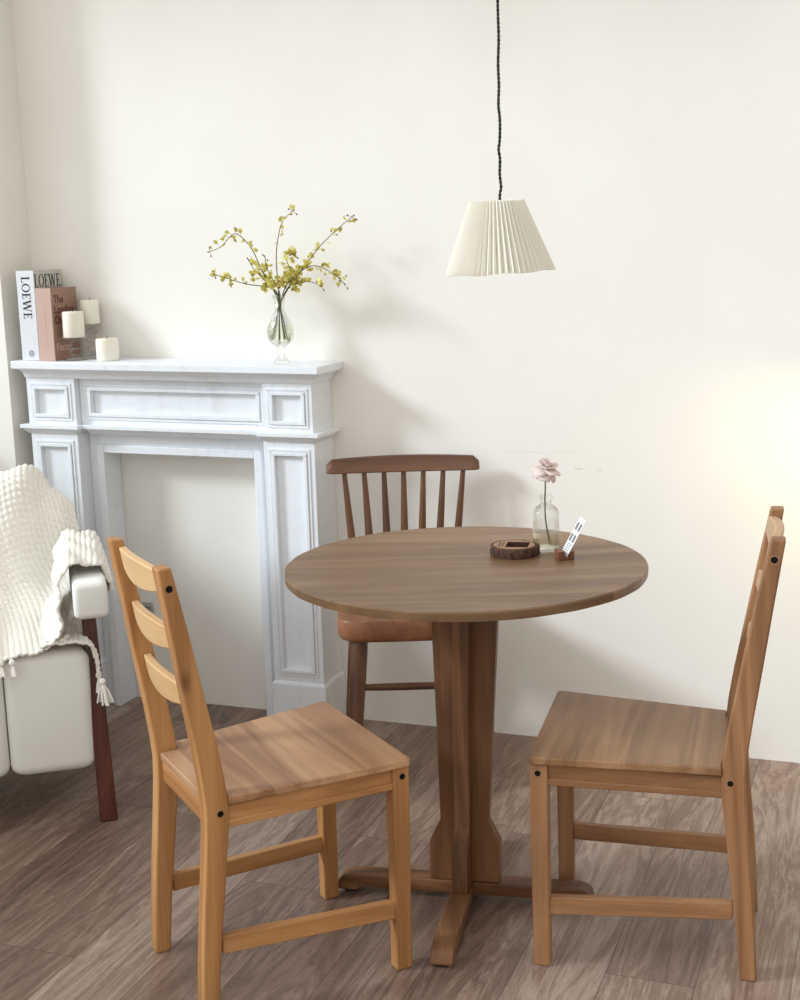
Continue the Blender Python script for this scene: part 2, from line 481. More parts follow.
# ------------------------------------------------------------------ fireplace surround
def mantelpiece():
    root = empty('fireplace_surround', W(0, 0, 0), WA)
    tag(root, 'whitewashed wooden fireplace mantel surround standing against the white wall', 'fireplace')
    def B(mb, u0, u1, o0, o1, z0, z1, s0=0, s1=0):
        # box whose top can be wider than its bottom (s0: bottom shrink, s1: top shrink)
        P = []
        for z, s in ((z0, s0), (z1, s1)):
            for (u, o) in ((u0+s, o1-s), (u1-s, o1-s), (u1-s, o0), (u0+s, o0)):
                P.append((u, -o, FZ(u, z)))
        mb.hexa(P)
    def framed(mb, u0, u1, z0, z1, of, w=.011, d=.006):
        # two stepped picture-frame mouldings around a sunk field
        for (e, ww, dd) in ((0, w*.7, d*.55), (w*.9, w, d*1.1)):
            a0, a1, b0, b1 = u0+e, u1-e, z0+e, z1-e
            B(mb, a0, a1, of-.002, of+dd, b1-ww, b1)
            B(mb, a0, a1, of-.002, of+dd, b0, b0+ww)
            B(mb, a0, a0+ww, of-.002, of+dd, b0+ww, b1-ww)
            B(mb, a1-ww, a1, of-.002, of+dd, b0+ww, b1-ww)
    m = M['mantel']
    L0, L1, R0, R1 = -1.197, -1.020, -.3735, -.2085
    of, oc = .147, .122
    # shelf
    mb = MB(); B(mb, -1.222, -.170, .001, .188, 1.102, 1.127); mb.build('shelf', m, root, bevel=.004)
    mb = MB()
    B(mb, -1.210, -.184, .001, .172, 1.088, 1.102, .012, 0)
    B(mb, -1.201, -.199, .001, .156, 1.073, 1.088, .004, 0)
    mb.build('shelf_moulding', m, root, bevel=.0015)
    # frieze blocks and centre
    for nm, (a, b, o) in {'left': (L0, L1, of), 'right': (R0+.003, R1-.002, of)}.items():
        mb = MB()
        iu0, iu1, iz0, iz1 = a+.034, b-.034, .958, 1.040
        B(mb, a, iu0, .001, o, .925, 1.073); B(mb, iu1, b, .001, o, .925, 1.073)
        B(mb, iu0, iu1, .001, o, .925, iz0); B(mb, iu0, iu1, .001, o, iz1, 1.073)
        B(mb, iu0, iu1, .001, o-.010, iz0, iz1)
        framed(mb, iu0-.021, iu1+.021, iz0-.018, iz1+.018, o)
        mb.build('frieze_block', m, root, bevel=.0015)
    mb = MB()
    a, b = L1+.001, R0+.002
    iu0, iu1, iz0, iz1 = a+.045, b-.034, .962, 1.036
    B(mb, a, iu0, .001, oc, .925, 1.073); B(mb, iu1, b, .001, oc, .925, 1.073)
    B(mb, iu0, iu1, .001, oc, .925, iz0); B(mb, iu0, iu1, .001, oc, iz1, 1.073)
    B(mb, iu0, iu1, .001, oc-.010, iz0, iz1)
    framed(mb, iu0-.024, iu1+.024, iz0-.019, iz1+.019, oc)
    mb.build('frieze_panel', m, root, bevel=.0015)
    # cornice below the frieze follows the plan
    mb = MB()
    for (a, b, o) in ((L0-.022, L1+.016, of+.022), (R0-.014, R1+.022, of+.022), (L1+.014, R0-.012, oc+.022)):
        B(mb, a, b, .001, o, .915, .927)
        B(mb, a+.004, b-.004, .001, o-.004, .898, .915, .015, 0)
    mb.build('cornice', m, root, bevel=.0015)
    # pilasters
    for (a, b) in ((L0+.004, L1-.001), (R0-.001, R1)):
        mb = MB()
        iu0, iu1, iz0, iz1 = a+.036, b-.036, .195, .858
        B(mb, a, iu0, .001, of, .155, .898); B(mb, iu1, b, .001, of, .155, .898)
        B(mb, iu0, iu1, .001, of, .155, iz0); B(mb, iu0, iu1, .001, of, iz1, .898)
        B(mb, iu0, iu1, .001, of-.010, iz0, iz1)
        framed(mb, iu0-.021, iu1+.021, iz0-.020, iz1+.020, of)
        mb.build('pilaster', m, root, bevel=.0015)
        mb = MB()
        B(mb, a-.007, b+.007, .001, of+.008, 0, .148); B(mb, a-.007, b+.007, .001, of+.008, .148, .157, 0, .007)
        mb.build('plinth', m, root, bevel=.002)
    # inner casing round the opening
    oz = .845
    mb = MB()
    B(mb, L1, -.985, .001, .085, 0, .898); B(mb, -.408, R0, .001, .085, 0, .898)
    B(mb, -.985, -.408, .001, .085, oz+.014, .898)
    mb.build('casing', m, root, bevel=.0015)
    mb = MB()
    B(mb, -.986, -.962, .001, .100, 0, oz+.016); B(mb, -.433, -.407, .001, .100, 0, oz+.016)
    B(mb, -.962, -.433, .001, .100, oz-.010, oz+.016)
    mb.build('casing_bead', m, root, bevel=.003)
    return root
mantelpiece()

# outlet on the wall inside the opening
op = empty('wall_outlet', W(-.912, 0, .31), WA)
tag(op, 'small grey double power outlet on the wall inside the fireplace opening', 'outlet')
MB().box((-.036, -.006, -.022), (.036, -.0005, .022)).build('outlet_plate', M['plate'], op, bevel=.002)
for dx in (-.017, .017):
    mb = MB()
    for (a, b) in ((-.0055, .005), (.0055, .005), (0, -.007)):
        mb.box((dx+a-.0022, -.0075, b-.0035), (dx+a+.0022, -.0058, b+.0035))
    mb.build('socket', M['socket'], op)

# ------------------------------------------------------------------ pine chairs
def pine_chair(P):
    root = empty('dining_chair', (0, 0, 0))
    HW, HR = .2065, .168            # half widths of the seat, front and rear
    sd = .1875
    # seat with rounded front corners and notches for the posts
    pts = [(-.226, .128), (-.1875, .128), (-.1875, HR+.002)]
    pts_f = []
    rc = .011
    for k in range(7):
        a = PI/2*(k/6)
        pts_f.append((sd-rc+rc*math.sin(a), HW-rc+rc*math.cos(a)))
    left = pts + pts_f
    out = left + [(x, -y) for (x, y) in left[::-1]]
    mb = MB()
    mb.prism([(x, y, .436+x*.030) for x, y in out], [(x, y, .4535+x*.030) for x, y in out])
    mb.build('seat', P['seat'], root, bevel=.0035, seg=3)
    # rear legs: one bent piece from foot to top
    cl = [(-.2450, 0.0), (-.2385, .10), (-.2290, .20), (-.2185, .30), (-.2110, .38), (-.2090, .43), (-.2135, .48), (-.2235, .55), (-.2405, .65), (-.2620, .78), (-.2840, .905)]
    dep = [.033, .036, .040, .043, .0455, .0465, .0455, .044, .040, .034, .027]
    for s in (-1, 1):
        mb = MB()
        y0, y1 = s*.130, s*.167
        if y0 > y1: y0, y1 = y1, y0
        rings = []
        for (x, z), d in zip(cl, dep):
            rings.append([(x-d/2, y0, z), (x+d/2, y0, z), (x+d/2, y1, z), (x-d/2, y1, z)])
        mb.loft(rings)
        leg = mb.build('rear_leg', P['z'], root, bevel=.004, seg=3, smooth=30)
        for (bx, bz, r) in ((-.204, .416, .0062), (-.277, .866, .0068)):
            mb = MB(); mb.tube([(bx, s*.1655, bz), (bx, s*.1676, bz)], r, 16); mb.build('bolt', M['bolt'], leg)
            mb = MB(); mb.tube([(bx, s*.1655, bz), (bx, s*.16735, bz)], r*1.3, 16); mb.build('bolt_rim', M['bolt_ring'], leg)
    # front legs
    for s in (-1, 1):
        mb = MB()
        rings = []
        for z, yi, yo, x0, x1 in ((0, .162, .194, .148, .183), (.25, .161, .196, .150, .1855), (.4395, .160, .197, .150, .1865)):
            a, b = sorted((s*yi, s*yo))
            rings.append([(x0, a, z), (x1, a, z), (x1, b, z), (x0, b, z)])
        mb.loft(rings)
        leg = mb.build('front_leg', P['z'], root, bevel=.004, seg=3, smooth=30)
        mb = MB(); mb.tube([(.170, s*.1955, .421), (.170, s*.1978, .421)], .0062, 16); mb.build('bolt', M['bolt'], leg)
        mb = MB(); mb.tube([(.170, s*.1955, .421), (.170, s*.19745, .421)], .0082, 16); mb.build('bolt_rim', M['bolt_ring'], leg)
    # aprons with a small bead at the lower edge
    def bar(name, A, B, h, th, z, mat, bead=False, lift=None):
        A = Vector((A[0], A[1], 0)); B_ = Vector((B[0], B[1], 0))
        d = (B_-A).normalized(); n = Vector((-d.y, d.x, 0))*th/2
        zA, zB = (z, z) if lift is None else (z, z+lift)
        P8 = [A-n+Vector((0,0,zA-h/2)), B_-n+Vector((0,0,zB-h/2)), B_+n+Vector((0,0,zB-h/2)), A+n+Vector((0,0,zA-h/2)),
              A-n+Vector((0,0,zA+h/2)), B_-n+Vector((0,0,zB+h/2)), B_+n+Vector((0,0,zB+h/2)), A+n+Vector((0,0,zA+h/2))]
        mb = MB(); mb.hexa(P8)
        if bead:
            n2 = n*1.5
            lo, hi = [Vector((0, 0, q-h/2)) for q in (zA, zB)]
            t2 = Vector((0, 0, .015))
            mb.hexa([A-n2+lo, B_-n2+hi, B_+n2+hi, A+n2+lo, A-n2+lo+t2, B_-n2+hi+t2, B_+n2+hi+t2, A+n2+lo+t2])
        return mb.build(name, mat, root, bevel=.0025)
    for s in (-1, 1):
        bar('side_apron', (-.192, s*.151), (.152, s*.181), .044, .018, .405, P['x'], True, .012)
        bar('side_stretcher', (-.212, s*.151), (.152, s*.180), .037, .020, .1445, P['x'], False, -.011)
    bar('front_apron', (.170, -.164), (.170, .164), .044, .018, .417, P['y'], True)
    bar('rear_apron', (-.213, -.131), (-.213, .131), .044, .018, .404, P['y'])
    # three curved ladder slats
    for zt, xc, hh in ((.890, -.274, .054), (.776, -.256, .052), (.662, -.238, .052)):
        rings = []
        n = 14
        for k in range(n+1):
            q = -1+2*k/n
            y = q*.131
            bow = (1-q*q)
            xb = xc - .014*bow
            top = zt + .006*bow
            bot = zt - hh*(.66+.34*bow)
            th = .008+.001*bow
            sl = .17
            rings.append([(xb-th+(zt-bot)*sl, y, bot), (xb+th+(zt-bot)*sl, y, bot), (xb+th, y, top), (xb-th, y, top)])
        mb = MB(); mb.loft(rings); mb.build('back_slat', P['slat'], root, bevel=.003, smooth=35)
    return root
P1 = dict(seat=M['pine_seat'], x=M['pine_x'], y=M['pine_y'], z=M['pine_z'], slat=M['slat_glare'])
P2 = dict(seat=M['pinb_seat'], x=M['pinb_x'], y=M['pinb_y'], z=M['pinb_z'], slat=M['slat_glare_brown'])
c1 = pine_chair(P1)
c1.location = (-.2538, 2.6615, 0); c1.rotation_euler = (0, 0, .4796)
tag(c1, 'honey coloured pine ladder-back chair in front of the fireplace, back slats towards the armchair', 'chair', 'pine ladder-back chairs')
c2 = copy_tree(c1)
swap = {M['pine_'+a].name: M['pinb_'+a] for a in ('x', 'y', 'z', 'seat')}
swap[M['slat_glare'].name] = M['slat_glare_brown']
done = {}
def recolour(o):
    if o.type == 'MESH' and o.data.materials[0].name in swap:
        key = o.data.name
        me = o.data.copy(); me.materials[0] = swap[o.data.materials[0].name]; o.data = me
    for ch in o.children: recolour(ch)
recolour(c2)
c2.location = (.474, 2.7062, 0); c2.rotation_euler = (0, 0, 2.8768)
tag(c2, 'darker pine ladder-back chair facing the table with its back towards the bare wall', 'chair', 'pine ladder-back chairs')

# ------------------------------------------------------------------ round pedestal table
TX, TY, TH, TR = .139, 2.93, .767, .401
def table():
    root = empty('round_table', (TX, TY, 0), 0)
    tag(root, 'round brown wooden pedestal table between the three chairs', 'table')
    mb = MB()
    def fn(r, z, a):
        return r*(1+.003*math.sin(3*a+1)+.0015*math.sin(7*a)+.0012*math.sin(23*a))
    mb.lathe([(TR-.005, TH-.021), (TR-.001, TH-.0195), (TR, TH-.010), (TR, TH-.003), (TR-.003, TH)], n=140, fn=fn)
    mb.build('table_top', M['table_top'], root, smooth=30)
    cx, cy, yaw = .124-TX, 2.877-TY, math.radians(-12)
    Rm = Matrix.Translation((cx, cy, 0)) @ Matrix.Rotation(yaw, 4, 'Z')
    T = .0175
    # upper cross battens under the top
    prof = [(.042, .790-.022), (.078, .0)]
    def fin(dirn):
        pr = [(T*.2, .046), (.080, .046), (.080, .140), (.0545, .190), (.064, .45), (.077, .7457), (T*.2, .7457)]
        mb = MB()
        ca, sa = math.cos(dirn), math.sin(dirn)
        A, B_ = [], []
        for r, z in pr:
            lean = Vector((.013*(z-.05)/.7, 0, 0))      # the old pedestal leans a hair
            A.append(lean + Rm @ Vector((r*ca - sa*T, r*sa + ca*T, z)))
            B_.append(lean + Rm @ Vector((r*ca + sa*T, r*sa - ca*T, z)))
        mb.prism(A, B_)
        return mb.build('pedestal_board', M['table_z'], root, bevel=.002)
    for k in range(4):
        fin(PI/2*k)
    # foot cross: two crossing bearers with rounded noses
    for k, (l0, l1, zt) in enumerate(((.297, .290, .046), (.325, .29, .0455))):
        d = 0 if k == 0 else PI/2
        mb = MB()
        ca, sa = math.cos(d), math.sin(d)
        hw = .024
        pr = [(-l0 if k else -l0, .012), (-l0+.004, .030), (-l0+.014, .041), (-l0+.03, zt), (l1-.03, zt), (l1-.014, .041), (l1-.004, .030), (l1, .012), (l1-.004, .008),
              (l1-.05, .008), (l1-.055, .016), (-l0+.055, .016), (-l0+.05, .008), (-l0+.004, .008)]
        A = [Rm @ Vector((r*ca - sa*hw, r*sa + ca*hw, z)) for r, z in pr]
        B_ = [Rm @ Vector((r*ca + sa*hw, r*sa - ca*hw, z)) for r, z in pr]
        if k == 0:
            mb.prism(A, B_)
        else:
            mb.prism([a + Vector((0, 0, -.0004)) for a in A], [b + Vector((0, 0, -.0004)) for b in B_])
        ft = mb.build('foot_bearer', M['table_x'] if k == 0 else M['table_y'], root, bevel=.003, seg=3)
        for r in (-l0+.028, l1-.028):
            mb = MB()
            c = Rm @ Vector((r*ca, r*sa, 0))
            mb.lathe([(.017, 0), (.018, .009)], c=c, n=20); mb.build('glide_pad', M['rubber'], ft)
    # battens under the top
    for k in range(2):
        d = PI/2*k
        ca, sa = math.cos(d), math.sin(d)
        hw = .0176
        mb = MB()
        pr = [(-.26, .7455), (-.26, .733), (-.20, .716), (-.079, .716), (-.079, .7455)] if True else None
        for sg in (-1, 1):
            mb = MB()
            A = [Rm @ Vector((sg*r*ca - sa*hw, sg*r*sa + ca*hw, z)) for r, z in pr]
            B_ = [Rm @ Vector((sg*r*ca + sa*hw, sg*r*sa - ca*hw, z)) for r, z in pr]
            mb.prism(A, B_)
            mb.build('support_batten', M['table_x'] if k == 0 else M['table_y'], root, bevel=.002)
    return root
table()

# ------------------------------------------------------------------ spindle-back chair
def spindle_chair():
    root = empty('spindle_chair', (.008, 3.70, 0), 0)
    tag(root, 'dark walnut spindle-back chair tucked behind the table against the wall', 'chair')
    # seat: thick plank with rounded underside; chair faces -y
    zt = .472
    def outline(s, n=48):
        pts = []
        for k in range(n):
            a = 2*PI*k/n
            c, d = math.cos(a), math.sin(a)
            e = .38
            x = .198*s*math.copysign(abs(c)**e, c)
            y = .185*s*math.copysign(abs(d)**e, d)
            x *= (1 - .10*(y/.185 + 1)/2)
            pts.append((x, y))
        return pts
    rings = []
    for s, z in ((.93, zt-.060), (.972, zt-.056), (.992, zt-.046), (1.0, zt-.030), (1.0, zt-.008), (.985, zt)):
        rings.append([(x, y, z) for x, y in outline(s)])
    for s, z in ((.85, zt-.006), (.6, zt-.011), (.3, zt-.012), (.05, zt-.0115)):
        rings.append([(x, y, z) for x, y in outline(s)])
    mb = MB(); mb.loft(rings); mb.build('seat', M['seat_wood'], root, smooth=60)
    # legs
    for sx in (-1, 1):
        for (yt, yb, xt, xb) in ((-.135, -.238, .128, .160), (.135, .215, .138, .180)):
            mb = MB()
            A = Vector((sx*xt, yt, zt-.042)); B_ = Vector((sx*xb, yb, 0))
            pts, rr = [], []
            for q, r in ((0, .0225), (.1, .0235), (.35, .0225), (.6, .020), (.8, .0175), (1, .0145)):
                pts.append(A.lerp(B_, q)); rr.append(r)
            mb.tube(pts, rr, 16); mb.build('leg', M['walnut_z'], root, smooth=60)
    def leg_at(sx, front, z):
        yt, yb, xt, xb = (-.135, -.238, .128, .160) if front else (.135, .215, .138, .180)
        q = 1 - z/(zt-.042)
        return Vector((sx*(xt+(xb-xt)*q), yt+(yb-yt)*q, z))
    for front, z in ((True, .285),):
        a, b = leg_at(-1, front, z), leg_at(1, front, z)
        pts = [a.lerp(b, q) for q in (0, .25, .5, .75, 1)]
        mb = MB(); mb.tube(pts, [.0085, .0100, .0105, .0100, .0085], 12); mb.build('stretcher', M['walnut_x'], root, smooth=60)
    # crest rail: curved in plan, ends sweep forward
    n = 26
    rings = []
    X0, X1 = -.218, .2235
    for k in range(n+1):
        q = -1+2*k/n
        x = (X0+X1)/2 + q*(X1-X0)/2
        y = .185 - .030*q*q
        e = 1 if abs(q) < .93 else max(.35, 1-((abs(q)-.93)/.07)*.65)
        top = .866 - .004*q*q - (1-e)*.022
        bot = .819 + .004*q*q
        th = .0125*e+.002
        ln = .02
        rings.append([(x, y-th-.004, bot), (x, y+th-.004, bot), (x, y+th*1.0+.006, (top+bot)/2), (x, y+th*.8+.014, top-.006), (x, y+.012, top), (x, y-th*.8+.010, top-.004), (x, y-th+.003, (top+bot)/2)])
    mb = MB(); mb.loft(rings); mb.build('crest_rail', M['walnut_x'], root, bevel=.003, smooth=50)
    # seven spindles
    for k in range(7):
        q = -1+k/3
        xt = .005 + q*.172; xb = q*.138
        yt = .185 - .030*(q*.80)**2 - .003
        A = Vector((xb, .150-.012*q*q, zt-.012)); B_ = Vector((xt, yt, .826))
        pts, rr = [], []
        for t, r in ((0, .0085), (.25, .0110), (.45, .0115), (.7, .0095), (1, .0068)):
            pts.append(A.lerp(B_, t)); rr.append(r)
        mb = MB(); mb.tube(pts, rr, 12); mb.build('spindle', M['walnut_z'], root, smooth=60)
    return root
spindle_chair()

# ------------------------------------------------------------------ armchair
def rbox(mb, a, b, r, n=4):
    """box with rounded edges made by a rounded outline lofted with inset ends (axis z)"""
    x0, y0, z0 = a; x1, y1, z1 = b
    def ring(ins, z):
        pts = []
        rr = max(r-ins*.3, .002)
        for (cx, cy, a0) in ((x1-ins-rr, y1-ins-rr, 0), (x0+ins+rr, y1-ins-rr, PI/2), (x0+ins+rr, y0+ins+rr, PI), (x1-ins-rr, y0+ins+rr, 1.5*PI)):
            for k in range(n+1):
                t = a0+PI/2*k/n
                pts.append((cx+rr*math.cos(t), cy+rr*math.sin(t), z))
        return pts
    rings = []
    for k in range(n+1):
        t = PI/2*k/n
        rings.append(ring(r*(1-math.sin(t)), z0+r*(1-math.cos(t))))
    for k in range(n+1):
        t = PI/2*k/n
        rings.append(ring(r*(1-math.cos(t)), z1-r+r*math.sin(t)))
    mb.loft(rings)
    return mb
TURN = math.radians(15); PIV = Vector((-.79, 3.34, 0))
def turn(root):
    root.location = Vector((.012, 0, 0)) + PIV + Matrix.Rotation(TURN, 3, 'Z') @ (Vector(root.location)-PIV)
    root.rotation_euler = (0, 0, TURN)
    return root
def armchair():
    CX = -1.145
    root = empty('armchair', (CX, 3.62, 0))
    tag(root, 'off-white upholstered armchair with reddish wooden legs under a knitted throw', 'armchair')
    def bx(name, a, b, r, mat=M['upholstery']):
        mb = MB(); rbox(mb, (a[0]-CX, a[1]-3.62, a[2]), (b[0]-CX, b[1]-3.62, b[2]), r)
        return mb.build(name, mat, root, smooth=60)
    # seat in three upholstered channels
    for k in range(3):
        x0 = -1.470+k*.2185
        bx('seat_cushion', (x0, 3.355, .145), (x0+.2165, 3.80, .470), .030)
    # back: leaning, three channels
    for k in range(3):
        x0 = -1.490+k*.210
        mb = MB(); rbox(mb, (x0-CX, -.06, 0), (x0+.2085-CX, .06, .397), .045)
        mt = Matrix.Translation((0, 3.785-3.62, .43)) @ Matrix.Rotation(math.radians(-14), 4, 'X')
        bmesh.ops.transform(mb.bm, matrix=mt, verts=mb.bm.verts[:])
        mb.build('back_cushion', M['upholstery'], root, smooth=60)
    for s in (-1, 1):
        xa = CX + s*.3535
        bx('armrest', (xa-.056, 3.30, .562), (xa+.030, 3.715, .657), .016)
        def legbar(nm, T0, T1, w0, w1):
            mb = MB()
            rings = []
            for p, w in ((T0, w0), (T1, w1)):
                x, y, z = p[0]-CX, p[1]-3.62, p[2]
                rings.append([(x-w/2, y-w/2, z), (x+w/2, y-w/2, z), (x+w/2, y+w/2, z), (x-w/2, y+w/2, z)])
            mb.loft(rings[::-1]); return mb.build(nm, M['redwood'], root, bevel=.005)
        legbar('front_leg', (CX+s*.3340, 3.405, .568), (CX+s*.3480, 3.372, 0), .036, .046)
        legbar('rear_leg', (CX+s*.3300, 3.84, .568), (CX+s*.3480, 3.93, 0), .040, .034)
        mb = MB(); mb.box((CX+s*.327-.012-CX, 3.42-3.62, .20), (CX+s*.327+.012-CX, 3.83-3.62, .25)); mb.build('side_rail', M['redwood'], root, bevel=.004)
    mb = MB(); mb.box((-.315, 3.52-3.62, .13), (.315, 3.545-3.62, .16)); mb.build('front_rail', M['redwood'], root, bevel=.003)
    mb = MB(); mb.box((-.315, 3.77-3.62, .12), (.315, 3.795-3.62, .43)); mb.build('rear_rail', M['redwood'], root, bevel=.003)
    return turn(root)
armchair()

# ------------------------------------------------------------------ knitted throw
def throw():
    root = empty('knitted_throw', (-.95, 3.7, .47))
    off = Vector((.95, -3.7, -.47))
    tag(root, 'cream chunky knitted throw draped over the white armchair', 'throw blanket')
    rng = np.random.RandomState(3)
    mb = MB()
    def sheet(C, nr, nc, folds, su, sv, bob=.0024):
        S = surf(C, nr, nc)
        du = np.gradient(S, axis=1); dv = np.gradient(S, axis=0)
        N = np.cross(du, dv); N /= np.linalg.norm(N, axis=2, keepdims=True)+1e-9
        # metric coordinates along the cloth
        lu = np.concatenate([np.zeros((nr,1)), np.cumsum(np.linalg.norm(np.diff(S, axis=1), axis=2), 1)], 1)
        lv = np.concatenate([np.zeros((1,nc)), np.cumsum(np.linalg.norm(np.diff(S, axis=0), axis=2), 0)], 0)
        lu = lu - lu.mean(1, keepdims=True)
        h = np.zeros((nr, nc))
        for (amp, wl, ph, sl) in folds:
            h += amp*np.sin(2*PI*(lu+sl*lv)/wl+ph)
        a = lu/su; b = lv/sv
        st = np.abs(np.sin(PI*a))*np.abs(np.sin(PI*(b + .5*np.floor(a))))
        cable = .5+.5*np.cos(2*PI*lu/.075)
        h += bob*(st*2-.6) + .002*cable
        S = S + N*h[..., None]*sgn
        mb.grid((S + np.array(off)).tolist())
        return S
    # main drape over the back of the armchair: rows run from behind, over the top, down to the seat
    sgn = 1
    def col(xs, ys, zs): return [(x, y, z) for x, y, z in zip(xs, ys, zs)]
    zs = [.60,.75,.843,.843,.76,.64,.545,.498,.490]
    ys = [4.01,3.985,3.92,3.815,3.768,3.745,3.705,3.58,3.40]
    def zz(*d): return [a+b for a, b in zip(zs, d)]
    def yy_(*d): return [a+b for a, b in zip(ys, d)]
    C0 = col([-1.46,-1.46,-1.46,-1.46,-1.43,-1.36,-1.25,-1.15,-1.09], yy_(0,0,0,0,0,0,0,0,0), zz(0,0,0,0,0,0,0,0,-.004))
    C1 = col([-1.30,-1.30,-1.30,-1.30,-1.29,-1.24,-1.15,-1.09,-1.06], yy_(.01,.01,0,0,0,0,0,0,-.05), zz(0,0,.004,.004,0,0,0,0,-.012))
    C2 = col([-1.15,-1.15,-1.15,-1.15,-1.14,-1.11,-1.05,-1.03,-1.02], yy_(.01,.01,.005,0,0,0,0,0,-.055), zz(-.02,0,.002,0,0,0,0,.002,-.014))
    C3 = col([-1.01,-1.01,-1.00,-1.00,-1.00,-.99,-.97,-.955,-.95], yy_(.01,.005,.005,0,-.005,-.005,-.01,-.02,-.058), zz(-.02,0,.006,.006,0,0,0,.004,-.012))
    C4 = col([-.905,-.90,-.895,-.895,-.89,-.885,-.890,-.895,-.885], yy_(0,0,0,0,-.005,-.01,-.02,-.03,-.055), zz(0,0,-.014,-.016,-.002,0,.02,.010,-.006))
    C5 = col([-.815,-.815,-.822,-.822,-.815,-.815,-.835,-.858,-.858], yy_(0,-.01,-.02,.005,.01,.01,-.02,-.04,-.04), zz(-.08,-.10,-.10,-.095,-.07,.01,.05,.010,.002))
    C = np.array([C0, C1, C2, C3, C4, C5]).transpose(1, 0, 2)
    sgn = -1
    SA_ = sheet(C, 250, 150, [(.013, .21, .4, .35), (.007, .11, 1.2, .22)], .0155, .0175, .0034)
    # piece gathered over the armrest
    rows = []
    for q, yy in zip(np.linspace(0, 1, 5), (3.335, 3.40, 3.48, 3.57, 3.66)):
        lift = .012*math.sin(q*PI*1.3) + .03*q**2
        rows.append([(-.925, yy+.015, .502+.02*q), (-.884, yy-.010, .52+.03*q), (-.880-.004*q, yy-.004, .62), (-.862, yy+.028, .682+lift), (-.812, yy+.048, .687+lift), (-.776, yy+.062, .676+lift), (-.756, yy+.072, .65), (-.752, yy+.080, .625-.03*q), (-.753, yy+.085, .60-.05*q)])
    sgn = 1
    sheet(np.array(rows), 110, 110, [(.004, .07, .3, .5)], .0145, .0165, .003)
    # corner that slips over the edge of the seat
    rows = []
    for q, yy in zip(np.linspace(0, 1, 4), (3.338, 3.40, 3.48, 3.58)):
        d = .03*q
        rows.append([(-.935, yy, .494), (-.875, yy-.004, .497), (-.829, yy-.006, .494), (-.806, yy-.004, .470), (-.800, yy, .43+d), (-.797, yy+.004, .385+d)])
    sheet(np.array(rows), 60, 60, [(.002, .05, .3, .5)], .0125, .0150)
    body = mb.build('knit_cloth', M['knit'], root, solid=.006, recalc=False)
    body.data.shade_smooth()
    # tassels
    def tassel(p, dirn, L, r=.010):
        t = MB()
        p = Vector(p)+off; d = Vector(dirn).normalized()
        t.tube([p, p+d*.006, p+d*.012, p+d*.016], [.003, .008, .008, .005], 10)
        rg = random.Random(int(abs(p.x)*1e4+abs(p.z)*1e3))
        for k in range(16):
            a = 2*PI*k/16
            o = Vector((math.cos(a), math.sin(a), 0))*r*rg.uniform(.3, 1.0)
            pts = [p+d*.014, p+d*(.014+L*.4)+o*.8, p+d*(.014+L*rg.uniform(.85, 1.05))+o*1.25]
            t.tube(pts, .0022, 5)
        t.build('tassel', M['knit'], root, smooth=60)
    tassel((-.790, 3.336, .396), (.10, -.1, -1), .056, .019)
    tassel((-.797, 3.365, .405), (.02, .0, -1), .045, .011)
    for x, z in ((-1.06, .472), (-1.035, .470), (-1.008, .470)):
        tassel((x, 3.338, z), (.1, -.4, -1), .030, .007)
    turn(root)
throw()

# ------------------------------------------------------------------ things on the mantel
def mz(u): return FZ(u, 1.127)
def letters(word, h, mat_t=.0006):
    """upright serif capitals in the XZ plane (facing -y); returns list of stroke boxes as polygons and the width"""
    T, t = h*.17, h*.055
    polys = []; x = 0.0
    def q(a): polys.append(a)
    def rect(x0, z0, x1, z1): q([(x0,z0),(x1,z0),(x1,z1),(x0,z1)])
    for ch in word:
        if ch == 'L':
            rect(x+h*.08, 0, x+h*.08+T, h); rect(x, 0, x+h*.60, t); rect(x, h-t, x+h*.34, h); rect(x+h*.60-t, 0, x+h*.60, h*.24); x += h*.70
        elif ch == 'E':
            rect(x+h*.08, 0, x+h*.08+T, h); rect(x, 0, x+h*.58, t); rect(x, h-t, x+h*.56, h); rect(x+h*.08, h*.5-t/2, x+h*.44, h*.5+t/2)
            rect(x+h*.58-t, 0, x+h*.58, h*.22); rect(x+h*.56-t, h*.8, x+h*.56, h); rect(x+h*.44-t, h*.40, x+h*.44, h*.60); x += h*.70
        elif ch == 'O':
            n = 28; R1, R2 = h*.44, h*.5; r1, r2 = R1-T*.95, R2-t
            for k in range(n):
                a, b = 2*PI*k/n, 2*PI*(k+1)/n
                q([(x+R1+R1*math.cos(a), h/2+R2*math.sin(a)), (x+R1+R1*math.cos(b), h/2+R2*math.sin(b)), (x+R1+r1*math.cos(b), h/2+r2*math.sin(b)), (x+R1+r1*math.cos(a), h/2+r2*math.sin(a))])
            x += h*.96
        elif ch == 'W':
            w = h*1.18
            for a, b, tk in ((.06, .30, T), (.30, .50, t*1.2), (.48, .72, T), (.72, .93, t*1.2)):
                up = a in (.06, .48)
                xa, xb = x+a*w, x+b*w
                if up: q([(xb-tk*.4,0),(xb+tk*.6,0),(xa+tk*.7,h),(xa-tk*.4,h)])
                else: q([(xa-tk*.2,0),(xa+tk*.8,0),(xb+tk*.6,h),(xb-tk*.5,h)])
            rect(x, h-t, x+.24*w, h); rect(x+.38*w, h-t, x+.60*w, h); rect(x+.84*w, h-t, x+w, h); x += w+h*.10
        elif ch == '.':
            rect(x, 0, x+h*.13, h*.13); x += h*.2
    return polys, x
def put_polys(mb, polys, f, d):
    for p in polys:
        A = [f(a, b, 0) for a, b in p]; B_ = [f(a, b, d) for a, b in p]
        mb.prism(A, B_)
